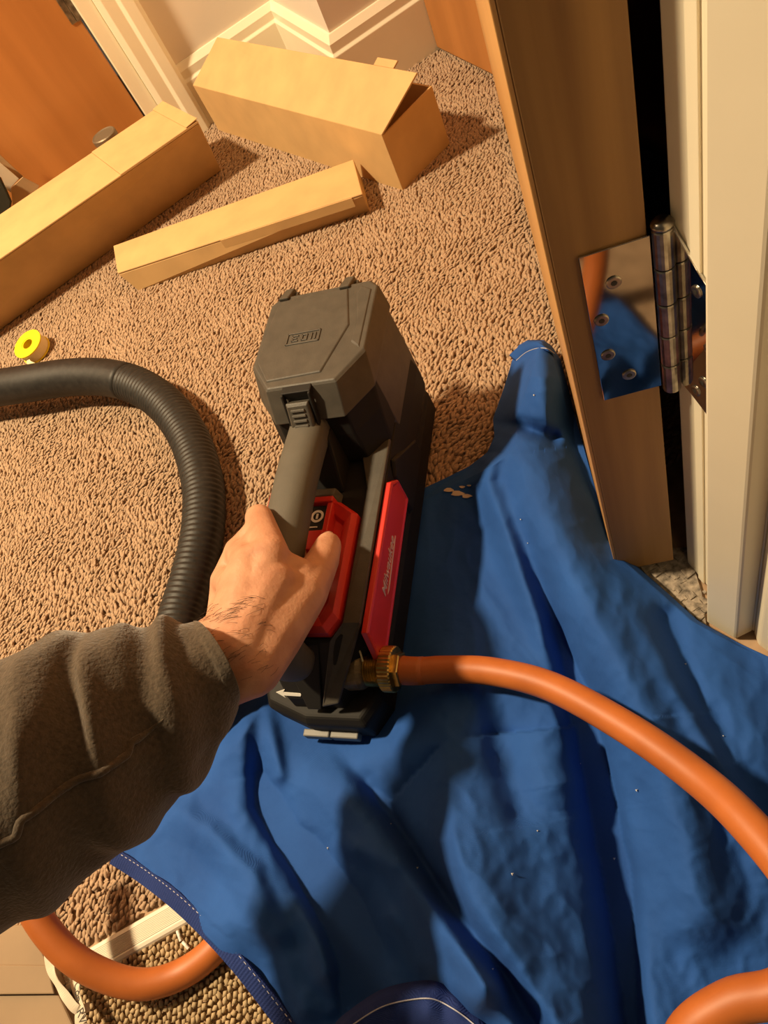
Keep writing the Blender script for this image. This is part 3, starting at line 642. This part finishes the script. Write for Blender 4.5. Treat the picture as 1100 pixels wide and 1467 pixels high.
def cloth_pt(x, y, lift=0.0):
    i = int(np.argmin(np.abs(ys - y))); u_ = (x - xl[i, 0]) / (xr[i, 0] - xl[i, 0]); j = int(np.clip(round(u_ * (NU - 1)), 0, NU - 1))
    return U(x, y, float(Z[i, j]) + lift)
# woven binding along the near left edge
hemp = [(x, y) for x, y in LB if y >= 1233 and y < 1560] + [(470, 1556)]
hl = resample(spline([cloth_pt(x + 1, y, 0.0010) - co for x, y in hemp], 8), 0.0012)
rr = []
for i, p in enumerate(hl):
    t, s_, u_ = frame_at(hl, i)
    rb_ = 0.0003 * (i % 2)
    if s_.x < 0: s_ = -s_
    wv_ = 0.0004 * math.sin(i * .13)
    rr.append([p + s_ * -0.0030 + u_ * (-0.0012), p + s_ * -0.0026 + u_ * (0.0016 + rb_), p + s_ * 0.0032 + u_ * (0.0024 + rb_), p + s_ * (0.0090 + wv_) + u_ * (0.0022 + rb_), p + s_ * (0.0094 + wv_) + u_ * 0.0004, p + s_ * 0.003 + u_ * -0.0014])
new_mesh('binding', *loft(rr), M['navy'], cl)['label'] = 'ribbed navy edge binding'
v, f = [], []
st = []
for i in range(2, len(hl) - 4, 4):
    t, s_, u_ = frame_at(hl, i)
    if s_.x < 0: s_ = -s_
    st.append(tube([hl[i] + s_ * 0.0074 + u_ * 0.0026, hl[i + 2] + s_ * 0.0074 + u_ * 0.0027], 0.0003, 5))
s1 = new_mesh('stitching', *merge(*st), M['thread'], cl); s1['kind'] = 'stuff'
# hem across the top of the tall fold
tp_ = [(737, 510), (750, 499), (765, 493), (780, 493), (791, 500)]
hl2 = resample(spline([cloth_pt(x, y + 6, 0.0012) - co for x, y in tp_], 8), 0.002)
rr = []
for i, p in enumerate(hl2):
    t, s_, u_ = frame_at(hl2, i); rr.append([p + Vector((0, 0.010, -0.001)), p + Vector((0, 0.008, 0.0022)), p + Vector((0, -0.004, 0.0022)), p + Vector((0, -0.006, 0.0002))])
new_mesh('top_hem', *loft(rr), M['navy'] if False else M['blue'], cl, smooth=True)
new_mesh('hem_thread', *tube([p + Vector((0, -0.004, 0.0026)) for p in hl2], 0.0004, 5), M['thread'], cl)
# turned-over corner at the bottom
up_o = [(468, 1500), (480, 1466), (510, 1440), (545, 1418), (585, 1407), (622, 1405), (652, 1420), (680, 1442), (705, 1470), (720, 1510)]
ul = spline([Vector((x, y, 0)) for x, y in up_o], 8)
rows = []
for k in range(16):
    q = k / 15; row = []
    for i, p in enumerate(ul):
        a_ = i / (len(ul) - 1); cxm = 595 + (a_ - .5) * 150
        x = p.x + (cxm - p.x) * q; y = p.y + (1600 - p.y) * q
        zc_ = 0.058 + 0.020 * math.sin(math.pi * min(1, q * 1.8 + .12)) - 0.012 * q + 0.006 * noise.noise((x / 26, y / 40, 4)) - (0.006 if q == 0 else 0)
        row.append(U(x, y, zc_) - co)
    rows.append(row)
fcn = new_mesh('turned_corner', *loft(rows, cap=False, closed=False), M['navy'], cl, smooth=True)
sm = fcn.modifiers.new('solid', 'SOLIDIFY'); sm.thickness = 0.0014
new_mesh('corner_thread', *tube([rows[2][i] + Vector((0, 0, 0.0009)) for i in range(2, len(ul) - 2)], 0.0004, 5), M['thread'], cl)
# pale paint smear near the pump
sv = []
for k, (x, y, rx) in enumerate(((643, 702, 7), (655, 707, 9), (668, 711, 7), (662, 698, 4), (672, 696, 3))):
    pp = [cloth_pt(x + rx * math.cos(a) * (1 + .3 * math.sin(3 * a + k)), y + rx * .42 * math.sin(a), 0.0006) - co for a in [i * math.pi / 5 for i in range(10)]]
    sv.append(loft([pp, [p + Vector((0, 0, 0.0005)) for p in pp]]))
new_mesh('paint_smear', *merge(*sv), M['label'], cl)['label'] = 'pale dried paint smear'
tag(cl, 'crumpled blue canvas dust sheet spread under the pump and against the door', 'cloth')
cr = []
for x, y in ((746, 744), (756, 778), (765, 566), (831, 1094), (912, 1132), (982, 951), (706, 1388), (734, 1252), (1036, 1054), (598, 1243), (560, 1180), (770, 1190), (880, 1230), (470, 1215)):
    p = cloth_pt(x, y, 0.001); s_ = random.uniform(0.0006, 0.0014)
    cr.append(([p + Vector(q) * s_ for q in ((1, 0, 0), (-.6, .8, 0), (-.6, -.8, 0), (0, 0, 1.0))], [(0, 1, 3), (1, 2, 3), (2, 0, 3), (0, 2, 1)]))
tag(new_mesh('paint_flakes', *merge(*cr), M['white']), 'tiny white paint flakes scattered over the blue sheet', 'debris', kind='stuff')

# ------------------------------------------------------------------ carpet pile
def in_cloth(px, py, margin=0):
    return (py > 487) & (py < 1560) & (px > interp(LB, py) + margin) & (px < interp(RB, py) - margin)
def project(P):
    c = (P - np.array([0, 0, H])) @ RM
    return CX + F * c[:, 0] / -c[:, 2], CY - F * c[:, 1] / -c[:, 2], -c[:, 2]
def pile(name, pts, ang, length, width, height, matl, label, lean=0.5):
    n = len(pts); ns = 4
    # a tuft: three rings along a leaning yarn end
    prof = [(0.0, 0.85, -0.1), (0.35, 1.0, 0.55), (0.75, 0.80, 0.95)]
    tv = []
    for t, r_, hz_ in prof:
        for k in range(ns):
            a = 2 * math.pi * k / ns; tv.append((t * lean + 0.5 * r_ * math.cos(a), 0.5 * r_ * math.sin(a), hz_))
    tv.append((1.0 * lean + 0.1, 0, 1.12)); tv = np.array(tv)
    tf = []
    for i in range(2):
        for k in range(ns):
            a = i * ns + k; b = i * ns + (k + 1) % ns; tf += [(a, b, b + ns), (a, b + ns, a + ns)]
    for k in range(ns): tf.append((2 * ns + k, 2 * ns + (k + 1) % ns, 3 * ns))
    tf = np.array(tf); nv = len(tv)
    c, s = np.cos(ang)[:, None], np.sin(ang)[:, None]
    X = tv[None, :, 0] * length[:, None]; Y = tv[None, :, 1] * width[:, None]; Zz = tv[None, :, 2] * height[:, None]
    VV = np.stack([pts[:, 0:1] + c * X - s * Y, pts[:, 1:2] + s * X + c * Y, Zz], -1).reshape(-1, 3)
    FF = (tf[None] + (np.arange(n) * nv)[:, None, None]).reshape(-1, 3)
    me = bpy.data.meshes.new(name); me.vertices.add(len(VV)); me.vertices.foreach_set('co', VV.ravel().astype(np.float32))
    me.loops.add(FF.size); me.loops.foreach_set('vertex_index', FF.ravel().astype(np.int32))
    me.polygons.add(len(FF)); me.polygons.foreach_set('loop_start', np.arange(0, FF.size, 3, dtype=np.int32)); me.polygons.foreach_set('loop_total', np.full(len(FF), 3, dtype=np.int32))
    me.polygons.foreach_set('use_smooth', np.ones(len(FF), dtype=bool))
    me.update(calc_edges=True); me.validate(); me.materials.append(matl)
    o = bpy.data.objects.new(name, me); COL.objects.link(o)
    return tag(o, label, 'carpet', kind='stuff')
pitch = 0.0043
gx, gy = np.meshgrid(np.arange(-0.9, 0.5, pitch), np.arange(0.15, 1.40, pitch))
P = np.stack([gx.ravel(), gy.ravel(), np.zeros(gx.size)], -1); P[:, :2] += np.random.uniform(-.45, .45, (len(P), 2)) * pitch
px, py, dd = project(P)
side_th = (P[:, 0] - ta.x) * tl.y - (P[:, 1] - ta.y) * tl.x      # <0 beyond the strip
far = side_th < -0.003
keep = far & (dd > 0) & (px > -110) & (px < 1010) & (py > -60) & (py < 1450) & ~in_cloth(px, py, 25) & ~((P[:, 0] > 0.395) & (P[:, 1] < 0.725))
keep &= ~((P[:, 0] > 0.095) & (P[:, 1] < 0.30))
keep &= ~((P[:, 0] > XB - .02) & (P[:, 1] > WB - .016)) & (P[:, 1] < WL - .016)
P1_ = P[keep]; n = len(P1_)
nzv = np.array([noise.noise((p[0] * 14, p[1] * 14, 2.0)) for p in P1_])
ang = 0.55 + 1.1 * nzv + np.random.normal(0, .45, n)
pile('carpet_pile', P1_, ang, np.random.uniform(.0054, .0076, n), np.random.uniform(.0036, .0050, n), np.random.uniform(.0020, .0034, n), M['carpet'], 'tan twisted carpet pile covering the floor of the room', 0.7)
pitch = 0.0046
gx, gy = np.meshgrid(np.arange(-0.62, 0.0, pitch), np.arange(-0.02, 0.30, pitch)); gx[1::2] += pitch / 2
P = np.stack([gx.ravel(), gy.ravel(), np.zeros(gx.size)], -1); P[:, :2] += np.random.uniform(-.18, .18, (len(P), 2)) * pitch
px, py, dd = project(P)
side_th = (P[:, 0] - ta.x) * tl.y - (P[:, 1] - ta.y) * tl.x
keep = (side_th > tw - 0.001) & (dd > 0) & (px > -60) & (px < 560) & (py > 1200) & (py < 1600) & ~in_cloth(px, py, 30)
P2_ = P[keep]; n = len(P2_)
pile('loop_pile', P2_, np.random.normal(0.6, .35, n), np.random.uniform(.0050, .0060, n), np.random.uniform(.0040, .0050, n), np.random.uniform(.0028, .0040, n), M['beige'], 'beige looped carpet pile on the near side of the threshold strip', 0.35)
# rubble at the foot of the frame
rb = []
for k in range(260):
    x = random.uniform(880, 1012); y = random.uniform(800, 892)
    p = U(x, y, 0.0); s_ = random.choice((0.0012, 0.0018, 0.0026, 0.004)) * random.uniform(.6, 1.2)
    if p.x > 0.149 and p.y < 0.18: continue
    if p.x > 0.168 and p.y < 0.225: continue
    c8 = [p + Vector((random.uniform(.6, 1) * a * s_, random.uniform(.6, 1) * b * s_, (random.uniform(.5, 1) * c_ + .3) * s_ * .7)) for a in (-1, 1) for b in (-1, 1) for c_ in (-1, 1)]
    rb.append((c8, [(0, 1, 3, 2), (4, 6, 7, 5), (0, 4, 5, 1), (2, 3, 7, 6), (0, 2, 6, 4), (1, 5, 7, 3)]))
tag(new_mesh('rubble', *merge(*rb), M['dust']), 'grey dust and rubble on the floor at the foot of the cream frame', 'debris', kind='stuff')
tag(new_mesh('bare_floor_patch', *prism([(p.x, p.y) for p in (U(850, 790, 0), U(985, 785, 0), U(1005, 850, 0), U(1012, 900, 0), U(960, 890, 0), U(880, 850, 0))], -0.001, 0.0012), M['dust']), 'bare dusty floor patch between the open door and cream frame', 'floor patch')
# two pale offcuts of thread on the loop carpet
for (x0, y0, x1, y1), lb_ in zip(((254, 1334, 259, 1348), (262, 1350, 270, 1359)), ('slim pale fibre beside the threshold strip on the beige carpet', 'short pale fibre nearest the orange loop on the beige carpet')):
    tag(new_mesh('fibre', *tube([U(x0, y0, .006), U((x0 + x1) / 2, (y0 + y1) / 2, .007), U(x1, y1, .006)], 0.0012, 8), M['white']), lb_, 'fibre', 'pale fibres on the loop carpet')

# ------------------------------------------------------------------ kraft carton and printed ribbon at the lower left
kz = 0.020
kb = empty('kraft_box', z0(U(20, 1420, kz)) ); ko = kb.location
def kp(x, y, z): return U(x, y, z) - ko
k_top = [kp(42, 1325, kz), kp(62, 1370, kz), kp(76, 1411, kz), kp(-120, 1413, kz), kp(-120, 1325, kz)]
new_mesh('back_panel', *loft([[z0(p, 0.004) for p in k_top], k_top]), M['kraft'], kb, bevel=0.001)
k2 = [kp(78, 1413, kz - .002), kp(104, 1470, kz - .002), kp(125, 1540, kz - .002), kp(-120, 1560, kz - .002), kp(-120, 1414, kz - .002)]
new_mesh('front_panel', *loft([[z0(p, 0.004) for p in k2], k2]), M['kraft'], kb, bevel=0.0015)
k3 = [kp(70, 1383, kz + .0004), kp(80, 1424, kz + .0004), kp(-120, 1426, kz + .0004), kp(-120, 1380, kz + .0004)]
new_mesh('top_flap', *loft([k3, [p + Vector((0, 0, 0.0022)) for p in k3]]), M['kraft'], kb, bevel=0.0008)
tag(kb, 'brown kraft paper carton in the bottom left corner under the orange loop', 'box')
rbn = empty('printed_ribbon', z0(U(112, 1420, 0.0)))
ro = rbn.location
def ribbon(px_pts, wd, name):
    c_ = resample(spline([U(*p) - ro for p in px_pts], 8), 0.0015); rings = []
    for i, p in enumerate(c_):
        t, s_, u_ = frame_at(c_, i); s2 = (s_ + u_ * 0.5 * math.sin(i * .25)).normalized(); u2 = s2.cross(t)
        rings.append([p - s2 * wd, p + s2 * wd, p + s2 * wd + u2 * .0005, p - s2 * wd + u2 * .0005])
    return new_mesh(name, *loft(rings), M['label'], rbn)
ribbon([(68, 1362, .024), (74, 1392, .027), (92, 1424, .028), (110, 1446, .026), (128, 1442, .018)], 0.0030, 'crumpled_strip')
st2 = ribbon([(107, 1390, .010), (110, 1415, .019), (114, 1440, .024), (116, 1466, .026), (120, 1500, .026)], 0.0040, 'printed_strip')
def ribtext(body, x, y, x2, y2, z, size):
    o_ = U(x, y, z) - ro; dxv = (U(x2, y2, z) - U(x, y, z)).normalized(); nz_ = Vector((0, 0, 1)); dyv = nz_.cross(dxv)
    mw = Matrix(((dxv.x, dyv.x, nz_.x, o_.x), (dxv.y, dyv.y, nz_.y, o_.y), (dxv.z, dyv.z, nz_.z, o_.z), (0, 0, 0, 1)))
    text_mesh('print', body, size, M['ink'], st2, mw, depth=0.00012)
ribtext('Con', 111, 1421, 112.2, 1440, .0245, 0.0074)
ribtext('RV', 116, 1456, 120, 1474, .0290, 0.0085)
tag(rbn, 'crumpled white printed ribbon beside the kraft carton', 'ribbon')

# ------------------------------------------------------------------ the person's arm
person = empty('person', z0(U(300, 960, 0.0)))
po_ = Vector(person.location)
bm = bmesh.new()
def ball(c, r_):
    mt = Matrix.Translation(Vector(c) - po_) @ Matrix.Diagonal((r_, r_, r_, 1))
    bmesh.ops.create_icosphere(bm, subdivisions=2, radius=1.0, matrix=mt)
def cap(a, ra, b, rb2):
    a = Vector(a); b = Vector(b); n = max(2, int((b - a).length / 0.0025))
    for i in range(n + 1):
        k = i / n; ball(a.lerp(b, k), ra + (rb2 - ra) * k)
def chain(ps): 
    for (a, ra), (b, rb2) in zip(ps, ps[1:]): cap(a, ra, b, rb2)
WA = U(322, 908, .190); WBp = U(362, 958, .186); WM = U(342, 932, .194)
FA = UD(262, 943, .44); FB = UD(298, 990, .44); FM = UD(278, 968, .435)
FA2 = UD(150, 1010, .425); FB2 = UD(175, 1060, .425)
cap(FA2, .018, FA, .0150); cap(FB2, .018, FB, .0150); cap(FA, .0150, WA, .0165); cap(FB, .0150, WBp, .0175); cap(FM, .016, WM, .0180)
mcp = {'i': U(388, 792, .187), 'm': U(357, 808, .190), 'r': U(337, 840, .188), 'l': U(330, 876, .184)}
pip = {'i': U(371, 742, .166), 'm': U(341, 789, .166), 'r': U(320, 831, .164), 'l': U(315, 872, .162)}
rad_ = {'i': (.0125, .0108, .0092, .0080), 'm': (.0125, .0105, .0092, .0080), 'r': (.0120, .0098, .0088, .0078), 'l': (.0115, .0090, .0078, .0070)}
def to_local(p): d = p - PO; return d.dot(PLX) * 1000, d.dot(PLY) * 1000
for k in 'imrl':
    r0, r1, r2, r3 = rad_[k]; lx_p, ly_p = to_local(pip[k])
    dip = W(-28, ly_p - 4, 134); tipp = W(-6, ly_p - 6, 121)
    mid = W(min(lx_p - 2, -24), ly_p - 1, 150)
    chain([(mcp[k], r0), (pip[k], r1), (mid, (r1 + r2) / 2), (dip, r2), (tipp, r3)])
    cap(mcp[k], r0, {'i': WBp.lerp(WM, .5), 'm': WM, 'r': WM.lerp(WA, .5), 'l': WA}[k], .0165)
# dorsum fill and palm heel
cap(pip['m'], .0098, pip['r'], .0094); cap(pip['r'], .0094, pip['l'], .0088)
cap(pip['i'].lerp(mcp['i'], .25), .0102, pip['m'], .0098); cap(pip['l'], .0088, U(318, 897, .180), .0120)
cap(pip['m'].lerp(mcp['m'], .5), .0110, pip['i'].lerp(mcp['i'], .5), .0110)
cap(mcp['i'], .0125, mcp['m'], .0125); cap(mcp['m'], .0125, mcp['r'], .0120); cap(mcp['r'], .0120, mcp['l'], .0115)
cap(U(392, 838, .183), .0165, WM, .0180); cap(U(365, 862, .186), .0165, WM, .0180); cap(U(345, 885, .183), .0155, WA, .0170)
cap(U(400, 850, .168), .0130, U(375, 915, .176), .0170)
# thumb
th0, th1, th2, th3 = U(392, 908, .178), U(436, 852, .166), U(462, 803, .146), U(470, 781, .1335)
chain([(WBp, .0180), (th0, .0195), (th1, .0155), (th2, .0122), (th3, .0103)])
cap(U(400, 872, .176), .0180, U(428, 838, .168), .0145); cap(U(388, 806, .181), .0125, U(432, 824, .168), .0115); cap(U(395, 820, .178), .0130, U(430, 845, .168), .0130)
me = bpy.data.meshes.new('arm'); bm.to_mesh(me); bm.free(); me.materials.append(M['skin'])
arm = bpy.data.objects.new('arm', me); COL.objects.link(arm); arm.parent = person
rm = arm.modifiers.new('remesh', 'REMESH'); rm.mode = 'VOXEL'; rm.voxel_size = 0.0017; rm.use_smooth_shade = True
sm = arm.modifiers.new('smooth', 'SMOOTH'); sm.factor = 0.5; sm.iterations = 9
arm['label'] = 'left hand and wrist gripping the pump handle'
# thumb nail
nd = (th3 - th2).normalized(); ns = nd.cross(Vector((0, 0, 1))).normalized(); nu = ns.cross(nd).normalized()
nrow = []
for i in range(7):
    a = i / 6; row = []
    for j in range(9):
        b = (j / 8 - .5) * 2; wd = .0058 * (0.86 + 0.14 * math.sin(math.pi * a)) * (1 if a < .8 else .93)
        ang_ = b * 0.72; rr_ = 0.0098
        row.append(th3 + nd * (-0.002 + 0.0105 * a - 0.0012 * b * b * (1 if a > .5 else -1)) + (ns * math.sin(ang_) * 0.98 + nu * math.cos(ang_)) * (rr_ - 0.0022 * a) - po_)
    nrow.append(row)
nl = new_mesh('thumb_nail', *loft(nrow, cap=False, closed=False), M['nail'], person, smooth=True)
sn = nl.modifiers.new('solid', 'SOLIDIFY'); sn.thickness = 0.0006
# arm hair
hv = []
bpy.context.view_layer.update(); dg = bpy.context.evaluated_depsgraph_get()
for k in range(95):
    if k < 42: x = random.uniform(298, 380); y = 884 - (x - 298) * 0.28 + random.gauss(0, 7); ln = random.uniform(.6, 1.3)
    else: x = random.uniform(295, 400); y = random.uniform(890, 975) ; ln = random.uniform(.4, .9)
    ok_, h0, hn, hi, ho_, hm = S.ray_cast(dg, Vector((0, 0, H)), Vector([float(c) for c in ray(x, y)]).normalized())
    if not ok_ or ho_.name != 'arm': continue
    dv = U(x - 20 + random.uniform(-5, 5), y + 9 + random.uniform(-7, 7), h0.z) - U(x, y, h0.z)
    dv = (dv - hn * dv.dot(hn)).normalized() * 0.010 * ln
    hv.append(tube([q - po_ for q in spline([h0, h0 + dv * .5 + hn * .0012, h0 + dv + hn * .0006 + Vector((0, 0, random.uniform(-.001, .0005)))], 3)], [0.0001] * 6 + [0.00003], 3))
hh = new_mesh('arm_hair', *merge(*hv), M['hair'], person); hh['kind'] = 'stuff'
# sleeve
TB = [((280, 890), (340, 1003), .425), ((276, 889), (341, 1012), .425), ((240, 889), (325, 1060), .418), ((196, 905), (285, 1120), .410), ((150, 906), (248, 1160), .402), ((110, 900), (212, 1193), .396), ((60, 918), (150, 1243), .386), ((0, 942), (75, 1293), .374), ((-60, 965), (0, 1345), .362), ((-170, 1010), (-95, 1420), .345), ((-280, 1050), (-200, 1500), .335)]
fine = []
for i in range(len(TB) - 1):
    for k in range(14):
        q = k / 14; a, b = TB[i], TB[i + 1]
        e_ = q
        fine.append(((a[0][0] + (b[0][0] - a[0][0]) * e_, a[0][1] + (b[0][1] - a[0][1]) * e_), (a[1][0] + (b[1][0] - a[1][0]) * e_, a[1][1] + (b[1][1] - a[1][1]) * e_), a[2] + (b[2] - a[2]) * e_))
# smooth the outlines
arr = np.array([[f_[0][0], f_[0][1], f_[1][0], f_[1][1], f_[2]] for f_ in fine])
for _ in range(12):
    arr[15:-1] = (arr[14:-2] + arr[15:-1] * 2 + arr[16:]) / 4
NS = 84; rings = []; axd = (UD(340, 930, .42) - UD(250, 985, .42)).normalized()
vd = Vector([float(c) for c in (RM @ np.array([0, 0, -1.0]))])
for i, (x0_, y0_, x1_, y1_, d0) in enumerate(arr):
    T = UD(x0_, y0_, d0); B = UD(x1_, y1_, d0); c_ = (T + B) / 2; mj = (T - B) / 2
    rowr = []
    for k in range(NS):
        a = 2 * math.pi * k / NS
        p = c_ + mj * math.cos(a) + vd * (-mj.length * (1.12 - 0.2 * min(1, i / 40)) * math.sin(a))
        out = (p - c_).normalized()
        p = p + axd * (mj.length * 0.55 * math.sin(a) * math.exp(-(i / 16.0) ** 2))
        s_ = i / len(arr); ramp = min(1, max(0, (i - 10) / 18))
        # soft folds wrapping obliquely round the sleeve, plus the slack bulge behind the cuff
        fold = 0.0042 * math.sin(i * .23 + 2.2 * math.cos(a - .6) + 1.4 * noise.noise((i * .05, math.cos(a), math.sin(a)))) * (0.6 + 0.4 * math.sin(a))
        fold += 0.0030 * noise.noise((i * .10, 2 * math.cos(a), 2 * math.sin(a) + 5))
        bulge = 0.0055 * math.exp(-((i - 40) / 12) ** 2) * max(0, math.cos(a - .55)) ** 2 - 0.005 * math.exp(-((i - 21) / 5) ** 2) * max(0, math.cos(a - .5))
        rowr.append(p + out * ((fold + bulge) * ramp) - po_)
    rings.append(rowr)
inner = [[q + (Vector(np.mean(np.array(rings[0]), axis=0)) - q) * 0.06 for q in rings[j]] for j in (2,)]
hem_in = [[(Vector(q) * .93 + Vector(np.mean(np.array(rings[0]), axis=0)) * .07) for q in rings[j]] for j in (8, 0)]
slv = new_mesh('sleeve', *loft(hem_in + rings, cap=False), M['fleece'], person, smooth=True)
slv['label'] = 'grey-brown fleece sleeve'
# raised seam along the sleeve
sk = []
for i in range(34, len(rings), 2):
    a = math.radians(92 + 10 * math.sin((i - 22) / 60)) ; k = int(round(a / (2 * math.pi) * NS)) % NS
    p = Vector(rings[i][k]); c_ = Vector(np.mean(np.array(rings[i]), axis=0)); sk.append(p + (p - c_).normalized() * -0.0004)
new_mesh('seam', *tube(resample(spline(sk, 4), 0.002), lambda i: min(0.0021, 0.0004 + i * 0.0002) + 0.00012 * math.sin(i * 0.9), 10), M['fleece'], person, smooth=True)
tag(person, 'person reaching in from the left in a grey-brown fleece sleeve, hand on the pump handle', 'person')
